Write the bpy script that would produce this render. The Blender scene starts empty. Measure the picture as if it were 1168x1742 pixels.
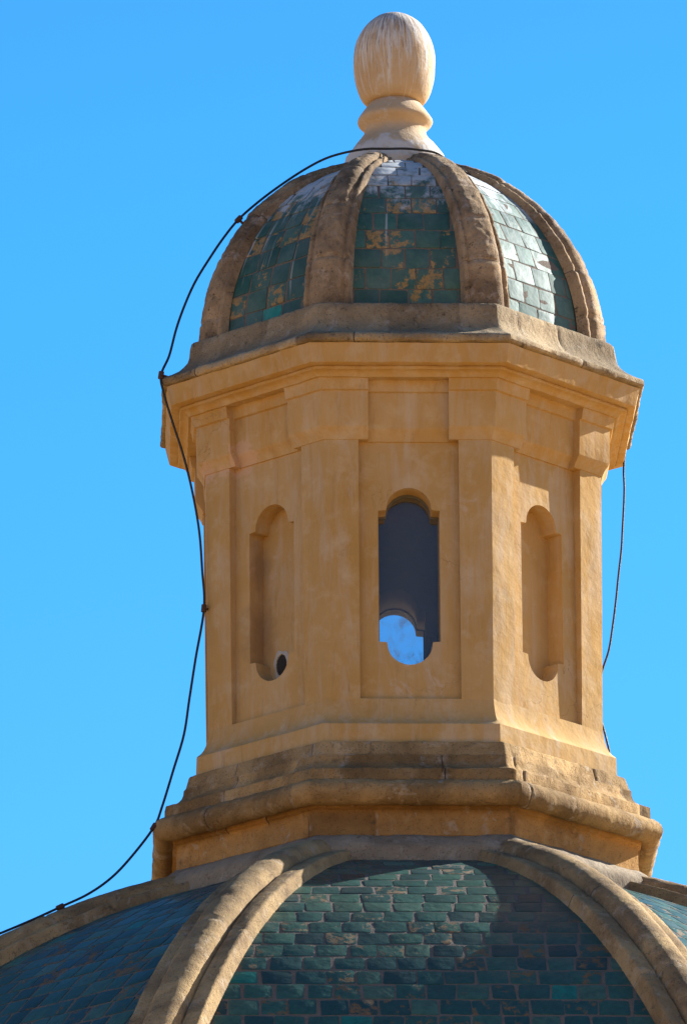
import bpy, bmesh, math, random
from mathutils import Vector, Matrix, noise

# ------------------------------------------------------------------ camera
S = bpy.context.scene
R_ = math.radians
THETA = 0.0422                      # the octagon is turned a little from the lens
YAW, PITCH, ROLL = -0.0079, 0.31122, -0.00746
cam_d = bpy.data.cameras.new("camera")
cam = bpy.data.objects.new("camera", cam_d)
S.collection.objects.link(cam)
F = Vector((math.sin(YAW)*math.cos(PITCH), math.cos(YAW)*math.cos(PITCH), math.sin(PITCH)))
Rt = Vector((math.cos(YAW), -math.sin(YAW), 0)); Up = Rt.cross(F)
R2 = Rt*math.cos(ROLL) + Up*math.sin(ROLL); U2 = Up*math.cos(ROLL) - Rt*math.sin(ROLL)
cam.matrix_world = Matrix.Translation((0, -55, -15.568)) @ Matrix((R2, U2, -F)).transposed().to_4x4()
cam_d.sensor_fit = 'VERTICAL'; cam_d.sensor_height = 24; cam_d.sensor_width = 24
cam_d.lens = 12906.0/1742*24
cam_d.clip_end = 9000
S.camera = cam

# ------------------------------------------------------------------ world, sun, exposure
SUN_AZ, SUN_EL = R_(123.8), R_(30.0)          # azimuth from -Y towards +X
sd = Vector((math.sin(SUN_AZ)*math.cos(SUN_EL), -math.cos(SUN_AZ)*math.cos(SUN_EL), math.sin(SUN_EL)))
W = bpy.data.worlds.new("World"); S.world = W; W.use_nodes = True
wt = W.node_tree; wt.nodes.clear()
wo = wt.nodes.new("ShaderNodeOutputWorld"); wb = wt.nodes.new("ShaderNodeBackground")
sky = wt.nodes.new("ShaderNodeTexSky"); sky.sky_type = 'NISHITA'; sky.sun_disc = False
sky.sun_elevation = SUN_EL; sky.sun_rotation = math.atan2(sd.x, sd.y)
sky.air_density = 1.0; sky.dust_density = 0.6; sky.ozone_density = 1.5
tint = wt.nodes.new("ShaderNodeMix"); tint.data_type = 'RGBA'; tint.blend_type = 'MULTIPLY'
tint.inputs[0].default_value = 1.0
# tint by elevation: warm low band and dim zenith, unseen, added for fill light
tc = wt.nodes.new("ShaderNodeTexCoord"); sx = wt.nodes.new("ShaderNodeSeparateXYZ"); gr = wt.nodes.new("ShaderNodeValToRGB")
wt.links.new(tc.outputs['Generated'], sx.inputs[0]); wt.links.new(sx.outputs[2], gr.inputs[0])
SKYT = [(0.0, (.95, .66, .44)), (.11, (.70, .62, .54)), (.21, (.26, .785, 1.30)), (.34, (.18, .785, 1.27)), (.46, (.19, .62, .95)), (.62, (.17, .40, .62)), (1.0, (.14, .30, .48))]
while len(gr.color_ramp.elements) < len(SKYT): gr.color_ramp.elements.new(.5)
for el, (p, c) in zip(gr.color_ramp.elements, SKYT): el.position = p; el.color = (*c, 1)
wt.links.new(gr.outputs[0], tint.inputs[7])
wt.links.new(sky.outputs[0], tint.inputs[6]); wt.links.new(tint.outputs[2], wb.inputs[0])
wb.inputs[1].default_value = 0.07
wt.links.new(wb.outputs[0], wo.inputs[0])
sun_d = bpy.data.lights.new("sun", 'SUN'); sun_d.energy = 5.0; sun_d.angle = R_(0.5); sun_d.color = (1.0, 0.97, 0.91)
sun = bpy.data.objects.new("sun", sun_d); S.collection.objects.link(sun)
sun.rotation_euler = sd.to_track_quat('Z', 'Y').to_euler(); sun.location = sd*60
S.view_settings.view_transform = 'Standard'; S.view_settings.look = 'None'
S.view_settings.gamma = 1.0; S.view_settings.exposure = 1.47
S.cycles.max_bounces = 10; S.cycles.diffuse_bounces = 6; S.cycles.transparent_max_bounces = 12

# ------------------------------------------------------------------ node helper
class NT:
    def __init__(s, name):
        s.m = bpy.data.materials.new(name); s.m.use_nodes = True
        s.t = s.m.node_tree; s.t.nodes.clear()
        s.out = s.n("OutputMaterial")
    def n(s, typ, ins=None, **kw):
        nd = s.t.nodes.new("ShaderNode"+typ)
        for k, v in kw.items(): setattr(nd, k, v)
        for k, v in (ins or {}).items():
            if isinstance(v, bpy.types.NodeSocket): s.t.links.new(v, nd.inputs[k])
            else: nd.inputs[k].default_value = v
        return nd
    def coord(s, scale=(1, 1, 1)):
        c = s.n("TexCoord")
        return s.n("Mapping", {0: c.outputs['Object'], 3: scale}).outputs[0]
    def noise(s, vec, scale, detail=4, rough=.6, dist=0):
        return s.n("TexNoise", {'Vector': vec, 'Scale': scale, 'Detail': detail, 'Roughness': rough, 'Distortion': dist}).outputs[0]
    def ramp(s, fac, stops, interp='LINEAR'):
        r = s.n("ValToRGB", {0: fac}); e = r.color_ramp; e.interpolation = interp
        while len(e.elements) < len(stops): e.elements.new(.5)
        for el, (p, c) in zip(e.elements, stops):
            el.position = p; el.color = (c, c, c, 1) if not isinstance(c, tuple) else (*c, 1)
        return r.outputs[0]
    def mix(s, fac, a, b, mode='MIX'):
        m = s.n("Mix", data_type='RGBA', blend_type=mode)
        for i, v in ((0, fac), (6, a), (7, b)):
            if isinstance(v, bpy.types.NodeSocket): s.t.links.new(v, m.inputs[i])
            elif isinstance(v, tuple): m.inputs[i].default_value = (*v, 1)
            else: m.inputs[i].default_value = v
        return m.outputs[2]
    def math(s, op, a, b=0.0, c=0.0, clamp=False):
        m = s.n("Math", {0: a, 1: b, 2: c}, operation=op); m.use_clamp = clamp
        return m.outputs[0]
    def bump(s, h, dist, strength=1.0, normal=None):
        d = {'Height': h, 'Distance': dist, 'Strength': strength}
        if normal: d['Normal'] = normal
        return s.n("Bump", d).outputs[0]
    def finish(s, col, rough, normal=None, **kw):
        d = {'Base Color': col if isinstance(col, bpy.types.NodeSocket) else (*col, 1), 'Roughness': rough}
        if normal: d['Normal'] = normal
        for k, v in kw.items(): d[k.replace('_', ' ')] = v
        b = s.n("BsdfPrincipled", d); s.t.links.new(b.outputs[0], s.out.inputs[0])
        return s.m

SPALL = [(-1.19, -.92, 2.25, .20), (-1.42, -.66, 2.22, .16), (-1.30, -.78, 2.20, .10), (-1.02, -.92, 1.38, .13)]
DAMP = [(-1.06, -.82, .88, .17), (-1.06, -.82, 1.42, .11)]
def mat_plaster(name, base, pale, deep, patch):
    t = NT(name); c = t.coord()
    big = t.noise(c, 1.7, 5, .6, .4)
    col = t.mix(t.ramp(big, [(.3, 0.), (.7, 1.)]), deep, base)
    mid = t.noise(c, 5.5, 6, .65, .3)
    col = t.mix(t.ramp(mid, [(.52, 0.), (.72, .55)]), col, pale)
    drip = t.noise(t.coord((9, 9, .55)), 1.0, 5, .6, .2)
    col = t.mix(t.ramp(drip, [(.55, 0.), (.78, .35)]), col, (deep[0]*.72, deep[1]*.66, deep[2]*.6))
    pt_ = t.noise(c, 2.6, 7, .7, .9)
    col = t.mix(t.ramp(pt_, [(.63, 0.), (.68, .7)]), col, patch)
    wash = t.noise(t.coord((5, 5, .9)), 1.3, 7, .7, .6)          # bleached, rain-washed areas
    col = t.mix(t.ramp(wash, [(.48, 0.), (.70, .6)]), col, (.50, .40, .30))
    grime = t.noise(t.coord((14, 14, 1.4)), 1.0, 7, .75, .4)
    col = t.mix(t.ramp(grime, [(.58, 0.), (.76, .6)]), col, (.22, .145, .08))
    wob = t.n("VectorMath", {0: c, 1: t.n("TexNoise", {'Vector': c, 'Scale': 3.0, 'Detail': 6.0}).outputs[1]}, operation='ADD').outputs[0]
    ck = t.n("TexVoronoi", {'Vector': wob, 'Scale': 1.15}, feature='DISTANCE_TO_EDGE').outputs[0]
    crack = t.math('MULTIPLY', t.ramp(ck, [(0., 1.), (.006, 0.)]), t.ramp(t.noise(c, 1.1, 3, .5), [(.55, 0.), (.62, .6)]))
    col = t.mix(crack, col, (.16, .10, .055))
    for (cx, cy, cz, rr_) in SPALL:
        dv = t.n("VectorMath", {0: c, 1: (cx, cy, cz)}, operation='DISTANCE').outputs[1]
        m_ = t.math('ADD', t.math('DIVIDE', dv, rr_), t.math('MULTIPLY', t.math('SUBTRACT', t.noise(c, 9, 7, .75, .5), .5), 2.6))
        col = t.mix(t.ramp(m_, [(.55, .75), (.72, 0.)]), col, (.56, .36, .24))
    for (cx, cy, cz, rr_) in DAMP:
        dv = t.n("VectorMath", {0: t.coord((1, 1, .45)), 1: (cx, cy, cz*.45)}, operation='DISTANCE').outputs[1]
        m_ = t.math('ADD', t.math('DIVIDE', dv, rr_), t.math('MULTIPLY', t.math('SUBTRACT', t.noise(c, 6, 6, .7, .4), .5), 1.2))
        col = t.mix(t.ramp(m_, [(.35, .55), (.95, 0.)]), col, (.24, .15, .085))
    sp = t.noise(c, 60, 3, .7)
    col = t.mix(t.ramp(sp, [(.68, 0.), (.76, .35)]), col, (.10, .07, .04))
    h = t.math('ADD', t.math('MULTIPLY', t.noise(c, 3, 4, .55), 1.0), t.math('MULTIPLY', t.noise(c, 45, 5, .65), .10))
    return t.finish(col, .92, t.bump(h, .03, .6), Specular_IOR_Level=.15)

def mat_stone(name, base, dark, pale, lichen=.5):
    t = NT(name); c = t.coord()
    at = t.n("SeparateColor", {0: t.n("Attribute", attribute_name='block').outputs['Color']})
    big = t.noise(c, 2.2, 6, .65, .5)
    col = t.mix(t.ramp(big, [(.38, 0.), (.60, 1.)]), dark, base)
    col = t.mix(t.ramp(t.noise(c, 7, 6, .7, .4), [(.55, 0.), (.72, .7)]), col, pale)
    li = t.noise(c, 11, 7, .75, .3)
    col = t.mix(t.math('MULTIPLY', t.ramp(li, [(.58, 0.), (.66, 1.)]), lichen), col, (.085, .068, .048))
    col = t.mix(t.ramp(t.noise(c, 4.1, 5, .6, 1.2), [(.64, 0.), (.69, .6)]), col, (.40, .34, .27))
    pit = t.n("TexVoronoi", {'Vector': c, 'Scale': 55}).outputs[0]
    col = t.mix(t.ramp(pit, [(.05, .7), (.22, 0.)]), col, (.09, .055, .03))
    col = t.mix(1.0, col, t.ramp(at.outputs[1], [(0., (.62, .60, .58)), (.5, (.96, .95, .93)), (1., (1.22, 1.18, 1.10))]), 'MULTIPLY')
    jn = t.math('MULTIPLY', at.outputs[0], t.ramp(t.noise(c, 16, 5, .7), [(.42, .0), (.66, 1.)]))
    col = t.mix(t.ramp(jn, [(.2, 0.), (.7, .55)]), col, (.41, .34, .27))       # pale pointing smeared over the joint
    col = t.mix(t.ramp(at.outputs[2], [(.55, 0.), (.9, .9)]), col, (.05, .038, .028))   # the open crack itself
    h = t.math('ADD', t.math('MULTIPLY', t.noise(c, 14, 8, .7), .6), t.math('MULTIPLY', t.ramp(pit, [(0., 0.), (.3, .3)]), 1.0))
    return t.finish(col, .95, t.bump(h, .035, .8), Specular_IOR_Level=.12)

def mat_tile(name, stops, chip, streak, chipcol, rough=.26, spec=.38):
    t = NT(name); c = t.coord()
    at = t.n("Attribute", attribute_name='tile').outputs['Color']
    sep = t.n("SeparateColor", {0: at})
    col = t.ramp(sep.outputs[0], stops)
    v = t.noise(c, 18, 5, .65, .5)
    col = t.mix(t.ramp(v, [(.35, .5), (.65, 0.)]), col, (.012, .045, .045))
    # worn glaze: flakes follow a noise, more on some tiles than on others
    n1 = t.math('ADD', t.noise(c, 11, 6, .68, .2), t.math('MULTIPLY', t.math('SUBTRACT', sep.outputs[1], .5), .34))
    worn = t.math('MULTIPLY', t.ramp(n1, [(chip, 0.), (chip+.05, 1.)]), t.ramp(t.noise(c, 34, 4, .7), [(.34, .3), (.5, 1.)]))
    cc = t.mix(t.noise(c, 30, 4, .6), chipcol, (chipcol[0]*.5, chipcol[1]*.45, chipcol[2]*.4))
    col = t.mix(worn, col, cc)
    rr = t.math('ADD', t.math('MULTIPLY', worn, .5), t.math('ADD', t.math('MULTIPLY', sep.outputs[2], .14), rough))
    if streak:                                  # lime washed down from the finial
        pos = t.n("SeparateXYZ", {0: t.coord()})
        ang = t.math('ARCTAN2', pos.outputs[0], pos.outputs[1])
        cv = t.n("CombineXYZ", {0: t.math('MULTIPLY', ang, 30.), 1: t.math('MULTIPLY', pos.outputs[2], .9)}).outputs[0]
        run = t.ramp(t.math('ADD', t.noise(cv, 1.0, 3, .5, .05), t.n("MapRange", {0: pos.outputs[2], 1: 3.2, 2: 4.8, 3: -.05, 4: .06}).outputs[0]), [(.62, 0.), (.72, .55)])
        pa = t.math('ADD', t.noise(t.coord((1, 1, .45)), 8, 7, .72, .3), t.n("MapRange", {0: pos.outputs[2], 1: 3.95, 2: 4.75, 3: -.14, 4: .36}).outputs[0])
        haze_ = t.math('MULTIPLY', t.ramp(t.noise(c, 2.3, 5, .6), [(.4, 0.), (.7, 1.)]), .12)
        lime = t.math('MAXIMUM', t.math('MAXIMUM', run, haze_), t.ramp(pa, [(.55, 0.), (.72, .85)]))
        col = t.mix(lime, col, (.50, .53, .55))
        rr = t.math('ADD', rr, t.math('MULTIPLY', lime, .4), clamp=True)
    h = t.math('SUBTRACT', t.math('MULTIPLY', t.noise(c, 9, 4, .55), 1.0), t.math('MULTIPLY', worn, .12))
    return t.finish(col, rr, t.bump(h, .014, .6), Specular_IOR_Level=spec)

def mat_mortar():
    t = NT("mortar"); c = t.coord()
    col = t.mix(t.noise(c, 9, 6, .7), (.21, .175, .145), (.12, .10, .085))
    return t.finish(col, .95, t.bump(t.noise(c, 50, 5, .7), .01), Specular_IOR_Level=.1)

def mat_finial():
    t = NT("limewashed_plaster"); pos = t.n("SeparateXYZ", {0: t.coord()}); c = t.coord()
    col = t.mix(t.ramp(t.noise(c, 4, 5, .6), [(.3, 0.), (.7, 1.)]), (.50, .33, .17), (.52, .40, .27))
    ang = t.math('ARCTAN2', pos.outputs[0], pos.outputs[1])
    cv = t.n("CombineXYZ", {0: t.math('MULTIPLY', ang, 7.), 1: t.math('MULTIPLY', pos.outputs[2], 1.9)}).outputs[0]
    sn = t.noise(cv, 1.3, 7, .75, .35)
    up = t.n("MapRange", {0: pos.outputs[2], 1: 5.25, 2: 6.15, 3: -.13, 4: .12}).outputs[0]
    foot = t.n("MapRange", {0: pos.outputs[2], 1: 4.98, 2: 5.14, 3: .20, 4: -.02}).outputs[0]
    col = t.mix(t.ramp(t.math('ADD', t.noise(c, 7, 7, .75, .4), foot), [(.56, 0.), (.70, .8)]), col, (.60, .58, .55))
    col = t.mix(t.ramp(t.math('ADD', sn, up), [(.49, 0.), (.60, .9)]), col, (.60, .57, .53))
    fine = t.noise(t.n("CombineXYZ", {0: t.math('MULTIPLY', ang, 16.), 1: t.math('MULTIPLY', pos.outputs[2], 1.1)}).outputs[0], 1.0, 5, .7, .2)
    col = t.mix(t.ramp(t.math('ADD', fine, up), [(.60, 0.), (.70, .8)]), col, (.70, .68, .65))
    dk = t.noise(cv, 3.1, 5, .75, .2)
    col = t.mix(t.ramp(t.math('ADD', dk, up), [(.55, 0.), (.68, .8)]), col, (.17, .135, .115))
    col = t.mix(t.ramp(t.noise(c, 22, 4, .7), [(.71, 0.), (.75, .8)]), col, (.05, .035, .03))
    h = t.math('ADD', t.noise(c, 8, 5, .6), t.math('MULTIPLY', sn, .3))
    return t.finish(col, .88, t.bump(h, .02, .6), Specular_IOR_Level=.2)

def mat_plain(name, col, rough, var=.4, metallic=0.0):
    t = NT(name); c = t.coord()
    k = t.mix(t.noise(c, 25, 5, .7), col, tuple(x*var for x in col))
    return t.finish(k, rough, t.bump(t.noise(c, 60, 4, .6), .004), Metallic=metallic)

def mat_glass(name, film, spots, lo, hi):
    t = NT(name); c = t.coord()
    tr = t.n("BsdfTransparent", {0: (.80, .86, .90, 1)})
    gl = t.n("BsdfGlossy", {0: (1, 1, 1, 1), 'Roughness': .03, 'Normal': t.bump(t.noise(c, 3, 2, .5), .01, .3)})
    fr = t.n("Fresnel", {0: 1.5})
    a = t.n("MixShader", {0: fr.outputs[0], 1: tr.outputs[0], 2: gl.outputs[0]})
    du = t.n("BsdfDiffuse", {0: (.46, .46, .47, 1)}); tl = t.n("BsdfTranslucent", {0: (.50, .50, .50, 1)})
    d2 = t.n("MixShader", {0: .5, 1: du.outputs[0], 2: tl.outputs[0]})
    m = t.math('ADD', t.ramp(t.noise(t.coord((1, 1, .6)), 7, 7, .75, .4), [(lo, 0.), (hi, spots)]), film)
    b = t.n("MixShader", {0: m, 1: a.outputs[0], 2: d2.outputs[0]})
    t.t.links.new(b.outputs[0], t.out.inputs[0])
    return t.m

M = {}
M['plaster'] = mat_plaster("ochre_plaster", (.49, .322, .145), (.55, .42, .265), (.44, .255, .078), (.52, .385, .27))
M['stone'] = mat_stone("weathered_stone", (.38, .25, .118), (.21, .133, .062), (.46, .35, .23))
M['ribstone'] = mat_stone("rib_stone", (.41, .285, .145), (.22, .15, .085), (.47, .385, .29), .65)
M['curb'] = mat_stone("grey_tan_stone", (.38, .29, .18), (.24, .18, .115), (.46, .41, .34), .8)
M['cupribstone'] = mat_stone("stained_rib_stone", (.38, .27, .165), (.16, .112, .072), (.47, .39, .33), 1.0)
M['collar'] = mat_stone("brown_ochre_stone", (.42, .235, .085), (.27, .145, .055), (.44, .29, .15), .5)
M['ringstone'] = mat_stone("grey_mortared_stone", (.33, .265, .19), (.21, .165, .12), (.44, .39, .33), .5)
G1 = [(0., (.014, .062, .050)), (.35, (.024, .100, .078)), (.65, (.055, .130, .098)), (.9, (.030, .140, .110)), (1., (.010, .24, .21))]
G2 = [(0., (.018, .048, .054)), (.3, (.026, .082, .078)), (.6, (.038, .118, .094)), (.85, (.078, .150, .108)), (1., (.016, .175, .145))]
M['tile_s'] = mat_tile("green_glazed_tile", G1, .615, True, (.40, .25, .09), .58)
M['tile_b'] = mat_tile("teal_glazed_tile", G2, .655, False, (.22, .145, .08), .34, .27)
M['mortar'] = mat_mortar()
M['finial'] = mat_finial()
M['dark'] = mat_plain("dark_plaster_and_hole_shade", (.10, .075, .055), .95)  # inner wall plaster, also the painted shade behind the vent mesh
M['cable'] = mat_plain("black_cable", (.018, .017, .018), .6)
M['rust'] = mat_plain("rusty_iron", (.10, .045, .025), .85)
M['mesh'] = mat_plain("dark_wire_mesh", (.05, .048, .045), .7)
M['grout'] = mat_plain("grey_grout", (.55, .49, .41), .95, .75)
M['glass'] = mat_glass("dusty_glass", .22, .08, .6, .8)
M['glass_far'] = mat_glass("lime_spotted_glass", .05, .60, .46, .66)
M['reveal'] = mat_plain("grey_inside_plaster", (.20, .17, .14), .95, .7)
M['frame'] = mat_plain("grey_window_frame", (.16, .145, .13), .7, .7)
M['ground'] = mat_plain("dusty_ground", (.48, .27, .085), .95, .8)

# ------------------------------------------------------------------ object helpers
def tag(o, label=None, cat=None, group=None, kind=None):
    for k, v in (('label', label), ('category', cat), ('group', group), ('kind', kind)):
        if v: o[k] = v
    return o

def empty(name, loc, label, cat):
    o = bpy.data.objects.new(name, None); S.collection.objects.link(o)
    o.location = loc; o.empty_display_size = .3
    return tag(o, label, cat)

def link(name, bm, mats, parent=None, sharp=35, recalc=True):
    if recalc: bmesh.ops.recalc_face_normals(bm, faces=bm.faces)
    me = bpy.data.meshes.new(name); bm.to_mesh(me); bm.free()
    for m in (mats if isinstance(mats, (list, tuple)) else [mats]): me.materials.append(M[m])
    if sharp:
        me.shade_smooth(); me.set_sharp_from_angle(angle=R_(sharp))
    o = bpy.data.objects.new(name, me); S.collection.objects.link(o)
    if parent:
        o.parent = parent
        loc = Vector(); p = parent
        while p: loc += p.location; p = p.parent
        o.location = -loc if parent.type == 'EMPTY' else Vector()
    return o

def copy_tree(o, parent, ang):
    c = o.copy(); S.collection.objects.link(c); c.parent = parent
    c.rotation_euler.z += ang
    if parent.type != 'EMPTY': pass
    for ch in o.children:
        d = ch.copy(); S.collection.objects.link(d); d.parent = c
    return c

def nz(v, f): return noise.noise(v*f)
def rough(v, amp, f=6.0):
    if not amp: return v
    a = amp*(noise.noise(v*f) + .5*noise.noise(v*f*2.7 + Vector((9, 3, 1))))
    b = amp*(noise.noise(v*f + Vector((31, 7, 5))) + .5*noise.noise(v*f*2.7 + Vector((2, 19, 4))))
    if f > 5.5: a += amp*.35*noise.noise(v*f*6.5)
    d = Vector((v.x, v.y, 0))
    d = d.normalized() if d.length > 1e-6 else Vector((0, 0, 0))
    return v + d*a + Vector((0, 0, b*.8))

def pol(r, a, z): return Vector((r*math.sin(a), -r*math.cos(a), z))
CORN = [THETA + R_(22.5 + 45*k) for k in range(8)]

def octo(profile, name, mat, parent, sub=22, amp=.004, f=6.0, cap_top=False, cap_bot=False, sharp=35, amps=None, courses=None, seed=1):
    """a moulding: the profile (corner radius, z) run round the octagon"""
    bm = bmesh.new(); rings = []; lay = bm.verts.layers.float_color.new('block'); rnd = random.Random(seed)
    bands = []                                  # per course: the joints along the developed octagon, and the block tones
    for q in range(len(courses or [0])+1):
        js = []; x = rnd.uniform(0, .3)
        while x < 8: js.append(x); x += rnd.uniform(.28, .62)
        bands.append((js, [rnd.random() for _ in range(len(js)+2)], [rnd.random() for _ in js]))
    for j, (r, z) in enumerate(profile):
        cs = [pol(r, a, z) for a in CORN]; ring = []
        am = amps[j] if amps else amp
        for k in range(8):
            for i in range(sub):
                p = cs[k].lerp(cs[(k+1) % 8], i/sub)
                if courses:
                    js, tones, wd = bands[sum(1 for cz in courses if z > cz)]
                    u = k+i/sub; kb = sum(1 for x in js if x < u)
                    n_ = min(range(len(js)), key=lambda m: abs(js[m]-u)); dd = abs(js[n_]-u)*r*.765
                    gap_ = max(0, 1-dd/.016)*(1 if wd[n_] > .45 else .3)
                    v = bm.verts.new(rough(p, am, f) - Vector((p.x, p.y, 0)).normalized()*(.012*gap_ + .006*(tones[kb]-.5)))
                    v[lay] = (max(0, 1-dd/(.02+.07*wd[n_])), tones[kb], gap_, 1)
                else:
                    v = bm.verts.new(rough(p, am, f)); v[lay] = (0, .5, 0, 1)
                ring.append(v)
        rings.append(ring)
    for a, b in zip(rings, rings[1:]):
        n = len(a)
        for i in range(n): bm.faces.new((a[i], a[(i+1) % n], b[(i+1) % n], b[i]))
    if cap_bot: bm.faces.new(rings[0])
    if cap_top: bm.faces.new(rings[-1])
    return link(name, bm, mat, parent, sharp)

def arc(cx, cz, rx, rz, a0, a1, n):
    return [(cx + rx*math.cos(R_(a0 + (a1-a0)*i/n)), cz + rz*math.sin(R_(a0 + (a1-a0)*i/n))) for i in range(n+1)]

def lathe(profile, name, mat, parent, n=64, amp=.004, f=6, squash=None):
    bm = bmesh.new(); rings = []
    for r, z in profile:
        if r < 1e-4: rings.append([bm.verts.new((0, 0, z))]); continue
        rings.append([bm.verts.new(rough(pol(r, 2*math.pi*i/n, z), amp, f)) for i in range(n)])
    for a, b in zip(rings, rings[1:]):
        for i in range(n):
            if len(b) == 1: bm.faces.new((a[i], a[(i+1) % n], b[0]))
            elif len(a) == 1: bm.faces.new((a[0], b[(i+1) % n], b[i]))
            else: bm.faces.new((a[i], a[(i+1) % n], b[(i+1) % n], b[i]))
    return link(name, bm, mat, parent, 50)

def face_frame(k):
    """face k: outward normal and tangent (face 0 looks at the camera)"""
    a = THETA + R_(45*k)
    return Vector((math.sin(a), -math.cos(a), 0)), Vector((math.cos(a), math.sin(a), 0))

# ------------------------------------------------------------------ ground
bm = bmesh.new()
for x, y in ((-4000, -4000), (4000, -4000), (4000, 4000), (-4000, 4000)): bm.verts.new((x, y, -17.2))
bm.faces.new(bm.verts)
tag(link('ground', bm, 'ground', None, 0), 'dusty tan ground below the church', 'ground', kind='structure')

# ------------------------------------------------------------------ tiled facets
def tile_facet(name, mat, parent, k, prof, wcut, th, tw, bond, gap, lift, seed, bright=(), chamf=1.0, wear=1.0):
    """prof: list of (apothem, z) from the eaves up; tiles laid in courses along it"""
    rnd = random.Random(seed); n, t = face_frame(k)
    S_ = [0.0]
    for (a, b), (c, d) in zip(prof, prof[1:]): S_.append(S_[-1] + math.hypot(c-a, d-b))
    def at(s):
        s = max(0, min(S_[-1], s))
        for i in range(len(prof)-1):
            if s <= S_[i+1] or i == len(prof)-2:
                u = (s-S_[i])/(S_[i+1]-S_[i]); A, B = prof[i], prof[i+1]
                ap, z = A[0]+(B[0]-A[0])*u, A[1]+(B[1]-A[1])*u
                tl = math.hypot(B[0]-A[0], B[1]-A[1])
                up = (n*(B[0]-A[0]) + Vector((0, 0, B[1]-A[1])))/tl
                return ap, z, up
    bm = bmesh.new(); col = bm.loops.layers.float_color.new('tile')
    # bed of mortar
    rows = []
    N = max(12, int(S_[-1]/.12))
    for i in range(N+1):
        ap, z, up = at(S_[-1]*i/N); hw = ap*math.tan(R_(22.5))
        rows.append([bm.verts.new(rough(n*ap + t*(hw*(j/8-1)) + Vector((0, 0, z)), .003, 9)) for j in range(17)])
    for a, b in zip(rows, rows[1:]):
        for j in range(16):
            f = bm.faces.new((a[j], a[j+1], b[j+1], b[j])); f.material_index = 1
    nrow = int(S_[-1]/th)
    for i in range(nrow):
        s0 = i*th; s1 = s0+th-gap
        ap0, z0, up0 = at(s0); ap1, z1, up1 = at(s1)
        hw = min(ap0, ap1)*math.tan(R_(22.5)) - wcut
        if hw < .04: continue
        off = (.5*tw if (i % 2 and bond) else 0) + rnd.uniform(-.12, .12)*tw - .02
        j0 = math.floor((-hw-off)/tw)
        x = j0*tw + off
        rowj = rnd.uniform(-.01, .01)
        while x < hw:
            wj = tw*rnd.uniform(.88, 1.12)
            a, b = max(x, -hw), min(x+wj-gap*rnd.uniform(.7, 1.5), hw)
            x += wj
            if b-a < .03: continue
            q = []
            nrm0 = t.cross(up0).normalized(); nrm1 = t.cross(up1).normalized()
            if nrm0.dot(n) < 0: nrm0 = -nrm0
            if nrm1.dot(n) < 0: nrm1 = -nrm1
            jit = lambda: rnd.uniform(-1, 1)*gap*.55
            P = [n*ap0+t*(a+jit())+Vector((0, 0, z0))+up0*jit(), n*ap0+t*(b+jit())+Vector((0, 0, z0))+up0*jit(),
                 n*ap1+t*(b+jit())+Vector((0, 0, z1))+up1*jit(), n*ap1+t*(a+jit())+Vector((0, 0, z1))+up1*jit()]
            NN = [nrm0, nrm0, nrm1, nrm1]
            cen = sum(P, Vector())/4
            tilt = [lift*(1+rnd.uniform(-.7, .7)) for _ in range(4)]
            Q, QN, QH = [], [], []
            for m_ in range(4):                       # worn, rounded corners
                for o_, in ((-1,), (1,)):
                    nb = (m_+o_) % 4; L_ = (P[nb]-P[m_]).length
                    cut = min(.3, rnd.uniform(.4, 1.7)*gap*chamf/L_)
                    Q.append(P[m_].lerp(P[nb], cut)); QN.append(NN[m_].lerp(NN[nb], cut)); QH.append(tilt[m_]*(1-cut)+tilt[nb]*cut)
            low = [bm.verts.new(p - m*.004) for p, m in zip(Q, QN)]
            mid = [bm.verts.new(p + m*h*.65) for p, m, h in zip(Q, QN, QH)]
            e = gap*.55/max(.05, (b-a))
            top = [bm.verts.new(p.lerp(cen, min(.35, e*2.0)) + m*h) for p, m, h in zip(Q, QN, QH)]
            tone = rnd.betavariate(2, 2.2)*.93
            cx = (a+b)/2
            for (bi, bx) in bright:
                if i == bi and abs(cx-bx) < tw*.5: tone = 1.0
            if chamf < .6 and rnd.random() < .03: tone = 1.0
            c4 = (tone, rnd.random()*wear if tone < 1 else .0, rnd.random(), 1)
            fs = [bm.faces.new(top)]
            for m_ in range(8):
                n_ = (m_+1) % 8
                fs.append(bm.faces.new((low[m_], low[n_], mid[n_], mid[m_])))
                fs.append(bm.faces.new((mid[m_], mid[n_], top[n_], top[m_])))
            for f in fs:
                f.material_index = 0
                for l in f.loops: l[col] = c4
    return link(name, bm, [mat, 'mortar'], parent, 50)

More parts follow.
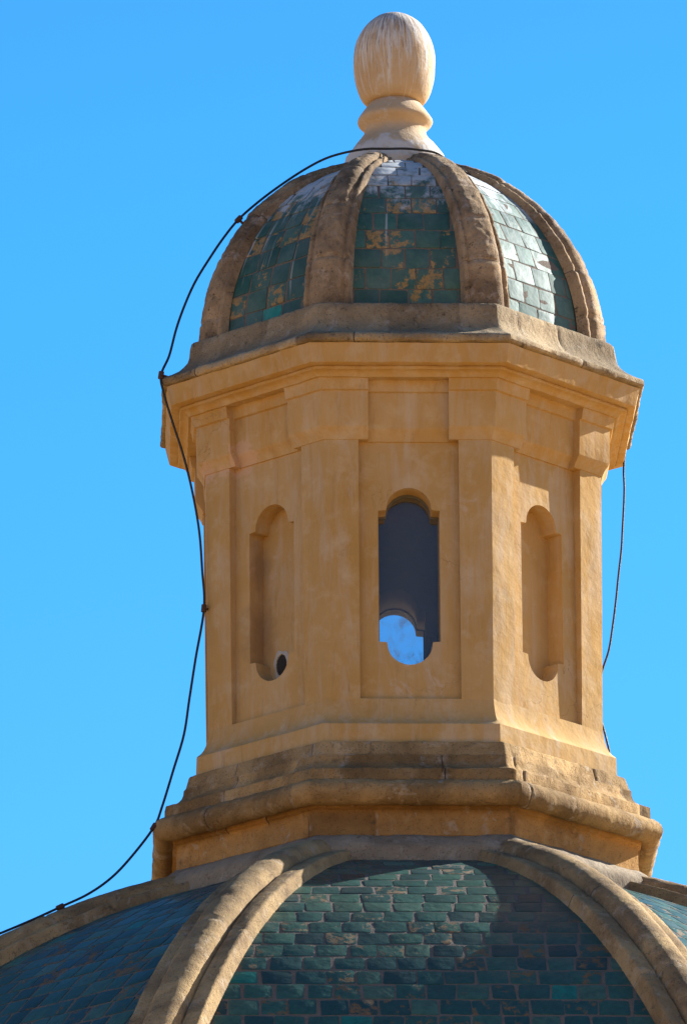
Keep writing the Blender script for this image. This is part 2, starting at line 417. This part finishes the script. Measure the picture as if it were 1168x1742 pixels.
# ------------------------------------------------------------------ ribs
def rib(name, mat, parent, ang, path, sect, amp, joint, seed, step=.03, taper=1.0):
    """path: list of (radius, z) of the bed line; sect: (t, n) cross-section, densely sampled"""
    rnd = random.Random(seed)
    S_ = [0.0]
    for (a, b), (c, d) in zip(path, path[1:]): S_.append(S_[-1] + math.hypot(c-a, d-b))
    er = Vector((math.sin(ang), -math.cos(ang), 0)); et = Vector((math.cos(ang), math.sin(ang), 0))
    N = int(S_[-1]/step); bm = bmesh.new(); rings = []; lay = bm.verts.layers.float_color.new('block')
    tones = [rnd.uniform(.3, .72) for _ in range(60)]; wds = [rnd.random() for _ in range(60)]
    joints = []; s = joint*rnd.uniform(.3, .9)
    while s < S_[-1]: joints.append(s); s += joint*rnd.uniform(.75, 1.25)
    offs = [rnd.uniform(-1, 1)*amp*.9 for _ in range(len(joints)+2)]
    i = 0
    for q in range(N+1):
        s = S_[-1]*q/N
        while i < len(path)-2 and s > S_[i+1]: i += 1
        u = (s-S_[i])/(S_[i+1]-S_[i]); A, B = path[i], path[i+1]
        r, z = A[0]+(B[0]-A[0])*u, A[1]+(B[1]-A[1])*u
        # smooth normal from neighbours
        i0, i1 = max(0, i-1), min(len(path)-1, i+2)
        dr, dz = path[i1][0]-path[i0][0], path[i1][1]-path[i0][1]; L = math.hypot(dr, dz)
        nn = (er*dz - Vector((0, 0, 1))*dr)/L
        if nn.dot(er*r + Vector((0, 0, 3))) < 0: nn = -nn
        dj = min([abs(s-j) for j in joints] or [9]); kb = sum(1 for j in joints if j < s)
        notch = .012*max(0, 1-dj/.022)
        ring = []
        tp = 1+(taper-1)*(q/N)**1.3
        for (tt, hh) in sect:
            tt *= tp; hh *= .45+.55*tp if hh > 0 else 1
            k = 1 if hh > 0 else 0
            p = er*r + Vector((0, 0, z)) + et*tt + nn*hh
            w = noise.noise(p*7)+.6*noise.noise(p*19+Vector((4, 4, 4)))+.55*noise.noise(p*47)
            w2 = noise.noise(p*6+Vector((14, 2, 8)))
            p = p + nn*(k*(amp*w + offs[kb] - notch)) + et*(k*amp*.8*w2)
            v = bm.verts.new(p); v[lay] = (max(0, 1-dj/(.02+.09*wds[kb])), tones[kb], max(0, 1-dj/.02)*(.9 if wds[kb] > .5 else .2), 1)
            ring.append(v)
        rings.append(ring)
    for a, b in zip(rings, rings[1:]):
        for j in range(len(a)-1): bm.faces.new((a[j], a[j+1], b[j+1], b[j]))
    bm.faces.new(rings[0]); bm.faces.new(rings[-1])
    return link(name, bm, mat, parent, 60)

def half(sec):                                  # mirror a half section (t>=0, from the crest out)
    return [(-t, h) for t, h in reversed(sec)] + sec[1:]
def dense(sec, d=.02):
    o = [sec[0]]
    for a, b in zip(sec, sec[1:]):
        n = max(1, int(math.hypot(b[0]-a[0], b[1]-a[1])/d))
        o += [(a[0]+(b[0]-a[0])*i/n, a[1]+(b[1]-a[1])*i/n) for i in range(1, n+1)]
    return o

# ------------------------------------------------------------------ the big dome
ZC = -7.12; RT = 6.315; RIBH = .11
dome = empty('church_dome', (0, 0, -17.2), 'large octagonal church dome of dark teal glazed tiles with tan stone ribs', 'dome')
def bigprof(R, r0, r1, n, ap):
    o = []
    for i in range(n+1):
        a0 = math.asin(min(1, r0/R)); a1 = math.asin(r1/R); a = a0+(a1-a0)*i/n
        o.append((R*math.sin(a)*ap, ZC+R*math.cos(a)))
    return o
CO = math.cos(R_(22.5))
big_first = {}
for k in range(8):
    if k in (0, 1, 7, 6, 2):
        tile_facet('tile_panel', 'tile_b', dome, k, bigprof(RT, RT*.999, 1.75, 60, CO), .12, .186, .214, True, .018, .0035, 40+k, (), .55)
    else:
        big_first.setdefault('src', [o for o in dome.children if o.name.startswith('tile_panel')][0])
        copy_tree(big_first['src'], dome, R_(45*k))
sec_big = half(dense([(0, .115), (.05, .110), (.09, .092), (.122, .058), (.134, .01), (.140, -.004), (.150, -.004), (.155, .034), (.20, .036), (.262, .030), (.270, .018), (.285, -.09)], .018))
sec_big = [(t*1.0, h+.0 if abs(t) > .15 else h+.02) for t, h in sec_big]
for k in range(8):
    rib('rib', 'ribstone', dome, CORN[k], bigprof(RT+.01, RT*.999, 1.70, 90, 1.0), sec_big, .0042, 1.35, 70+k, .028)
octo([(1.70, -.66), (1.885, -.672), (1.878, -.70), (1.852, -.712), (1.850, -.76), (1.846, -.86), (1.852, -.90), (1.80, -.95)], 'collar_wall', 'collar', dome, 70, .007, 5, courses=[-.74], seed=14)
octo([(1.80, -.892), (1.858, -.903), (1.905, -.938), (1.95, -.978), (1.975, -1.01), (1.98, -1.04), (1.97, -1.30)], 'collar_ring', 'ringstone', dome, 40, .011, 4)
drum = octo([(7.1, -17.25), (7.1, -7.9), (7.3, -7.8), (7.35, -7.5), (7.0, -7.3), (6.35, -7.06)], 'drum_wall', 'plaster', dome, 10, .004)

# ------------------------------------------------------------------ the lantern
lan = empty('lantern', (0, 0, -.66), 'ochre octagonal lantern turret with niches and egg-topped tiled cupola, standing on the big dome', 'lantern')
P_ = [(1.2, -.60), (1.872, -.664), (1.92, -.69)] + arc(1.945, -.605, .098, .092, -95, 62, 9) + \
     [(1.975, -.512), (1.948, -.508), (1.944, -.425), (1.936, -.415)] + \
     [(1.93-.135*math.sin(R_(90*i/6)), -.412+.13*(1-math.cos(R_(90*i/6)))) for i in range(1, 7)] + \
     [(1.780, -.262), (1.755, -.175), (1.745, -.163), (1.690, -.158)]
octo(P_, 'base_moulding', 'stone', lan, 84, .0085, 7, courses=[-.51, -.28], seed=4)
octo([(1.66, -.165), (1.694, -.157), (1.692, -.06), (1.690, -.012), (1.680, -.002), (1.655, .018), (1.634, .045), (1.617, .08), (1.604, .12), (1.595, .165), (1.590, .206), (1.40, .208)],
     'plinth', 'plaster', lan, 22, .0022, 4)

AP_PANEL = 1.423; HW = .372; Z0, Z1 = .190, 2.235
def niche_outline(n=14, top=1.85, bot=.48, shoulder=1.672, foot=.658, w=.228, lw=.168):
    o = [(w, foot), (w, shoulder), (lw+.005, shoulder+.004)]
    o += [(lw*math.cos(math.pi*i/n), shoulder+.012+(top-shoulder-.012)*math.sin(math.pi*i/n)) for i in range(n+1)]
    o += [(-lw-.005, shoulder+.004), (-w, shoulder), (-w, foot), (-lw-.003, foot-.004)]
    o += [(-lw*math.cos(math.pi*i/n), foot-.012-(foot-.012-bot)*math.sin(math.pi*i/n)) for i in range(n+1)]
    o += [(lw+.003, foot-.004)]
    return o
def sheet_with_hole(bm, k, ap, rect, out):
    n, t = face_frame(k)
    P = lambda u, z: n*ap + t*u + Vector((0, 0, z))
    x0, z0, x1, z1 = rect
    hv = [bm.verts.new(P(*q)) for q in out]
    rv = [bm.verts.new(P(*q)) for q in ((x0, z0), (x1, z0), (x1, z1), (x0, z1))]
    es = [bm.edges.new((hv[i], hv[(i+1) % len(hv)])) for i in range(len(hv))]
    es += [bm.edges.new((rv[i], rv[(i+1) % 4])) for i in range(4)]
    bmesh.ops.triangle_fill(bm, use_beauty=True, edges=es, normal=n)
    return hv
def reveal(bm, k, hv, out, ap1):
    n, t = face_frame(k)
    v2 = [bm.verts.new(n*ap1 + t*q[0] + Vector((0, 0, q[1]))) for q in out]
    for i in range(len(hv)):
        j = (i+1) % len(hv); bm.faces.new((hv[i], hv[j], v2[j], v2[i]))
    return v2
OUT = niche_outline()
OUT_B = niche_outline(top=1.735, shoulder=1.557)      # the far window is set a little lower
for k in range(8):
    bm = bmesh.new()
    hv = sheet_with_hole(bm, k, AP_PANEL, (-HW-.05, Z0, HW+.05, Z1), OUT_B if k == 4 else OUT)
    if k in (0, 4):
        OUTK = OUT_B if k == 4 else OUT
        n, t = face_frame(k)
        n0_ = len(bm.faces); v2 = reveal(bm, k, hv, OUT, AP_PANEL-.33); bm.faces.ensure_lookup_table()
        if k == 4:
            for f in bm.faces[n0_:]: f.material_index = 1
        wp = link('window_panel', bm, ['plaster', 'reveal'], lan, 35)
        fb = bmesh.new()
        # slim frame round the pane, then the pane
        ap = AP_PANEL-.165
        inn = [(u*.955, 1.165+(z-1.165)*.975) for u, z in OUTK]
        for d0 in (0, -.03):
            a = [fb.verts.new(n*(ap+d0)+t*u+Vector((0, 0, z))) for u, z in OUTK]
            b = [fb.verts.new(n*(ap+d0)+t*u+Vector((0, 0, z))) for u, z in inn]
            for i in range(len(a)):
                j = (i+1) % len(a); fb.faces.new((a[i], a[j], b[j], b[i]))
            if d0 == 0: b0 = b
            else:
                for i in range(len(b)):
                    j = (i+1) % len(b); fb.faces.new((b0[i], b0[j], b[j], b[i]))
        wf = link('window_frame', fb, 'frame', wp, 35)
        gb = bmesh.new()
        gb.faces.new([gb.verts.new(n*(ap-.015)+t*u*1.01+Vector((0, 0, z))) for u, z in inn])
        link('glass_pane', gb, 'glass_far' if k == 4 else 'glass', wp, 0)
    else:
        v2 = reveal(bm, k, hv, OUT, AP_PANEL-.15)
        bm.faces.new(v2)
        link('niche_panel', bm, 'plaster', lan, 35)
# dark inside of the lantern: an inner wall with the two window openings left free
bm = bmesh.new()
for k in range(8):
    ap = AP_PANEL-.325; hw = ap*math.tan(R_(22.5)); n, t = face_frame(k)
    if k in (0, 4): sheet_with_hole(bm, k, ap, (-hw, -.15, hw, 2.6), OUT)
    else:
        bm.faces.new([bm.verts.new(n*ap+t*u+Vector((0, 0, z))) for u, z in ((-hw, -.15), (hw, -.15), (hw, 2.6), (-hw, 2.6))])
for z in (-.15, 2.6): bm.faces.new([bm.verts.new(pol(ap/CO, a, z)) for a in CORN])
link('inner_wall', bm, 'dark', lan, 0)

def corner_pier(name, k, half_in, levels, depth, parent, mat='plaster', amp=.002, sub=5, sharp=35):
    """levels: (corner radius, z). Half_in: |t| where the pier ends on each face; it steps back by depth there"""
    bm = bmesh.new(); rings = []
    n0, t0 = face_frame(k); n1, t1 = face_frame(k+1)
    zs = []
    for (ra, za), (rb, zb) in zip(levels, levels[1:]):
        m = max(1, int(abs(zb-za)/.12))
        zs += [(ra+(rb-ra)*i/m, za+(zb-za)*i/m) for i in range(m)]
    zs.append(levels[-1])
    for r, z in zs:
        ap = r*CO; c = r*math.sin(R_(22.5)); ring = []
        ring.append(n0*(ap-depth) + t0*half_in)
        ring += [n0*ap + t0*(half_in+(c-half_in)*i/sub) for i in range(sub)]
        ring.append(pol(r-.003, CORN[k], 0))
        ring += [n1*ap - t1*(c+(half_in-c)*(i+1)/sub) for i in range(sub)]
        ring.append(n1*(ap-depth) - t1*half_in)
        rings.append([bm.verts.new(rough(p+Vector((0, 0, z)), amp, 3)) for p in ring])
    for a, b in zip(rings, rings[1:]):
        for j in range(len(a)-1): bm.faces.new((a[j], a[j+1], b[j+1], b[j]))
    return link(name, bm, mat, parent, sharp)
for k in range(8):
    corner_pier('pilaster', k, HW, [(1.590, .19), (1.600, .9), (1.608, 1.6), (1.615, 2.235)], .085, lan)

def ressaut(name, prof, win, depth, parent, sub=6, amp=.002):
    """octagonal band that breaks forward over each pilaster; prof: (corner radius, z)"""
    bm = bmesh.new(); rings = []
    for r, z in prof:
        ring = []; w = win(z) if callable(win) else win
        for k in range(8):
            n, t = face_frame(k); ap = r*CO; c = r*math.sin(R_(22.5))
            ring += [n*ap + t*(-c+(c-w)*i/sub) for i in range(sub+1)]
            ring += [n*(ap-depth) + t*(-w+2*w*i/sub) for i in range(sub+1)]
            ring += [n*ap + t*(w+(c-w)*i/sub) for i in range(sub)]
        rings.append([bm.verts.new(rough(p+Vector((0, 0, z)), amp, 3)) for p in ring])
    for a, b in zip(rings, rings[1:]):
        n_ = len(a)
        for j in range(n_): bm.faces.new((a[j], a[(j+1) % n_], b[(j+1) % n_], b[j]))
    return link(name, bm, 'plaster', parent, 35)
ressaut('frieze', [(1.45, 2.204), (1.622, 2.206), (1.626, 2.216), (1.640, 2.245), (1.662, 2.275), (1.674, 2.288), (1.680, 2.30), (1.690, 2.565),
                   (1.712, 2.572), (1.716, 2.585), (1.730, 2.645), (1.735, 2.662)], .300, .062, lan)
octo([(1.40, 2.656), (1.752, 2.655), (1.757, 2.664), (1.768, 2.680), (1.786, 2.690), (1.800, 2.694), (1.818, 2.696), (1.826, 2.703), (1.826, 2.715), (1.820, 2.722), (1.880, 2.724), (1.894, 2.728), (1.897, 2.735), (1.912, 2.80), (1.931, 2.868), (1.80, 2.876)],
     'cornice', 'plaster', lan, 60, .0050, 6)

# vent pipe hole with wire mesh in the left niche
n, t = face_frame(7)
vent_c = n*(AP_PANEL-.148) + t*(-.035) + Vector((0, 0, .635))
bm = bmesh.new()
ring_o, ring_i, ring_d = [], [], []
for i in range(28):
    a = 2*math.pi*i/28; w = 1+.10*math.sin(3*a+1)+.06*math.sin(7*a)
    ring_o.append(bm.verts.new(vent_c + t*.092*w*math.cos(a) + Vector((0, 0, .122*w*math.sin(a))) + n*.001))
    ring_i.append(bm.verts.new(vent_c + t*.056*math.cos(a) + Vector((0, 0, .086*math.sin(a))) + n*.014))
    ring_d.append(bm.verts.new(vent_c + t*.052*math.cos(a) + Vector((0, 0, .082*math.sin(a))) + n*.003))
for i in range(28):
    j = (i+1) % 28
    bm.faces.new((ring_o[i], ring_o[j], ring_i[j], ring_i[i])); bm.faces.new((ring_i[i], ring_i[j], ring_d[j], ring_d[i]))
vent = link('vent', bm, 'grout', lan, 60)
bm = bmesh.new()
bm.faces.new([bm.verts.new(v) for v in [vent_c + t*.055*math.cos(2*math.pi*i/28) + Vector((0, 0, .085*math.sin(2*math.pi*i/28))) + n*.002 for i in range(28)]])
link('vent_hole_shade', bm, 'dark', vent, 0)  # flat dark disc: the shade inside the hole is put into its colour
def tube_bm(bm, pts, r, seg=6, closed_ends=True):
    rings = []; a = None
    for i, p in enumerate(pts):
        d = (pts[min(i+1, len(pts)-1)] - pts[max(i-1, 0)]).normalized()
        if a is None: a = d.cross(Vector((.3, .2, 1)) if abs(d.z) < .9 else Vector((1, .2, 0)))
        a = (a - d*a.dot(d)).normalized(); b = d.cross(a)
        rings.append([bm.verts.new(p + (a*math.cos(2*math.pi*j/seg)+b*math.sin(2*math.pi*j/seg))*r) for j in range(seg)])
    for a, b in zip(rings, rings[1:]):
        for j in range(seg): bm.faces.new((a[j], a[(j+1) % seg], b[(j+1) % seg], b[j]))
    if closed_ends: bm.faces.new(rings[0]); bm.faces.new(rings[-1])
bm = bmesh.new()
for q in range(-6, 7):
    for sgn in (1, -1):
        d = Vector((.7071, .7071*sgn)); o = Vector((-.7071*sgn, .7071))*q*.0145
        seg = []
        for u in [x*.004-.1 for x in range(51)]:
            p = o + d*u
            if (p.x/.053)**2 + (p.y/.083)**2 < 1: seg.append(p)
        if len(seg) > 3:
            tube_bm(bm, [vent_c + t*p.x + Vector((0, 0, p.y)) + n*(.010+.001*sgn) for p in (seg[0], seg[-1])], .0028, 5)
link('mesh_grille', bm, 'mesh', vent, 60)

# ------------------------------------------------------------------ cupola on the lantern
cup = octo([(1.55, 2.868), (1.935, 2.872), (1.955, 2.878), (1.966, 2.893), (1.966, 2.918), (1.955, 2.935), (1.93, 2.948), (1.88, 2.972), (1.83, 3.002), (1.79, 3.04), (1.763, 3.08), (1.747, 3.13), (1.738, 3.19), (1.728, 3.232), (1.712, 3.250), (1.66, 3.262), (1.0, 3.27)],
           'cupola', 'curb', lan, 84, .0075, 7, courses=[2.95], seed=9)
A_, B_, ZB = 1.655, 1.755, 3.22
def cupprof(inset, ap, z0=3.235, n=48):
    o = []
    p0 = math.asin((z0-ZB)/(B_-inset))
    for i in range(n+1):
        ph = p0 + (R_(84)-p0)*i/n
        o.append(((A_-inset)*math.cos(ph)*ap, ZB+(B_-inset)*math.sin(ph)))
    return o
CT = .088
for k in range(8):
    tile_facet('cupola_tile_panel', 'tile_s', cup, k, cupprof(CT, CO), .10, .178, .195, k in (0, 1), .012, .003 if k == 1 else .006, 11+k, ((0, -.02),) if k == 7 else (), .7, .45 if k == 1 else 1.0)
sec_s = half(dense([(0, .080), (.06, .078), (.095, .068), (.117, .048), (.127, .030), (.133, .020), (.143, .018), (.152, .026), (.172, .024), (.182, .012), (.188, -.06)], .013))
for k in range(8):
    rib('cupola_rib', 'cupribstone', cup, CORN[k], cupprof(CT, 1.0, 3.24, 60), sec_s, .0075, .48, 150+k, .016, .48)
ped = lathe([(.40, 4.70), (.40, 4.86), (.397, 4.93), (.384, 4.985), (.350, 5.03), (.31, 5.085), (.27, 5.13), (.245, 5.17), (.236, 5.205), (.240, 5.225), (.262, 5.245), (.283, 5.268), (.291, 5.288), (.287, 5.305), (.268, 5.335), (.240, 5.375), (.213, 5.41), (.195, 5.437), (.15, 5.45)],
      'finial_pedestal', 'finial', lan, 72, .006, 6); ped.location.x -= .0145
egg = [(.14, 5.43), (.196, 5.436)] + [(.198+(.318-.198)*math.sin(R_(90*i/10))**1.0, 5.436+(5.79-5.436)*(1-math.cos(R_(90*i/10)))**1.0) for i in range(1, 11)] + \
      [(.318*math.cos(R_(90*i/14))**.92, 5.79+.395*math.sin(R_(90*i/14))) for i in range(1, 14)] + [(0, 6.185)]
eg = lathe(egg, 'egg_finial', 'finial', lan, 72, .006, 4); eg.location.x -= .016

# ------------------------------------------------------------------ lightning conductor cables
def spline(P, m=8):
    o = []
    for i in range(len(P)-1):
        a, b, c, d = P[max(i-1, 0)], P[i], P[i+1], P[min(i+2, len(P)-1)]
        for j in range(m):
            u = j/m
            o.append(.5*((2*b) + (c-a)*u + (2*a-5*b+4*c-d)*u*u + (3*b-a-3*c+d)*u**3))
    return o + [P[-1]]
CL = [(-5.2,-2.414,-3.45),(-4.6,-2.136,-2.79),(-3.9,-1.811,-2.2),(-3.202,-1.487,-1.651),(-2.952,-1.371,-1.522),(-2.722,-1.265,-1.394),(-2.521,-1.171,-1.274),(-2.322,-1.079,-1.153),(-2.153,-1.0,-1.008),(-2.004,-0.931,-0.825),(-1.846,-0.857,-0.586),(-1.786,-0.83,-0.421),(-1.704,-0.792,-0.13),(-1.627,-0.756,0.152),(-1.587,-0.737,0.431),(-1.54,-0.715,0.757),(-1.478,-0.687,1.156),(-1.491,-0.693,1.454),(-1.512,-0.702,1.752),(-1.56,-0.725,2.047),(-1.629,-0.757,2.34),(-1.715,-0.797,2.611),(-1.775,-0.825,2.815),(-1.795,-0.833,2.955),(-1.734,-0.806,3.12),(-1.682,-0.781,3.34),(-1.62,-0.752,3.538),(-1.541,-0.716,3.739),(-1.439,-0.668,3.935),(-1.328,-0.617,4.128),(-1.212,-0.563,4.299),(-1.06,-0.493,4.467),(-0.881,-0.409,4.639),(-0.701,-0.36,4.78),(-0.544,-0.35,4.868),(-0.385,-0.38,4.905),(-0.226,-0.46,4.9),(-0.068,-0.485,4.89),(0.067,-0.485,4.89),(0.18,-0.45,4.89),(0.293,-0.40,4.885),(0.383,-0.36,4.842),(0.517,-0.342,4.75),(.66,-.22,4.69),(.80,.1,4.64),(.80,.55,4.55),(.9,1.1,4.2),(.85,1.5,3.5)]
CL = [Vector(p) for p in CL]
CLIPS = [6, 10, 16, 23, 30]                    # points where an iron clip holds the cable
bm = bmesh.new(); tube_bm(bm, spline(CL), .0095, 8)
cab = link('conductor_cable', bm, 'cable', None, 60)
tag(cab, 'long thin black cable looping up the left side and over the cupola top', 'cable')
for i in CLIPS:
    p = CL[i]; d = (CL[i+1]-CL[i-1]).normalized()
    inw = Vector((-p.x, -p.y, -.35*p.length if i in (6, 30) else 0)).normalized()
    inw = (inw - d*inw.dot(d)).normalized(); sd_ = d.cross(inw)
    bm = bmesh.new(); tube_bm(bm, [p-d*.028, p-d*.014, p+d*.014, p+d*.028], .021, 8)
    tube_bm(bm, [p, p+inw*.09], .011, 7)
    tube_bm(bm, [p+sd_*.03, p-sd_*.03], .012, 6)
    link('cable_clip', bm, 'rust', cab, 50)
CR = [(1.735,.701,2.81),(1.723,.696,2.665),(1.725,.697,2.522),(1.717,.694,2.354),(1.705,.689,2.186),(1.693,.684,2.018),(1.666,.673,1.802),(1.644,.664,1.61),(1.618,.654,1.419),(1.582,.639,1.203),(1.529,.618,1.033),(1.5,.606,.889),(1.505,.608,.679),(1.547,.625,.497),(1.576,.637,.36),(1.60,.66,.2),(1.63,.78,-.01),(1.64,.95,-.06)]
bm = bmesh.new(); tube_bm(bm, spline([Vector(p) for p in CR]), .0085, 8)
tag(link('conductor_cable', bm, 'cable', None, 60), 'thin dark cable hanging from the right end of the cornice beside the pilaster', 'cable')
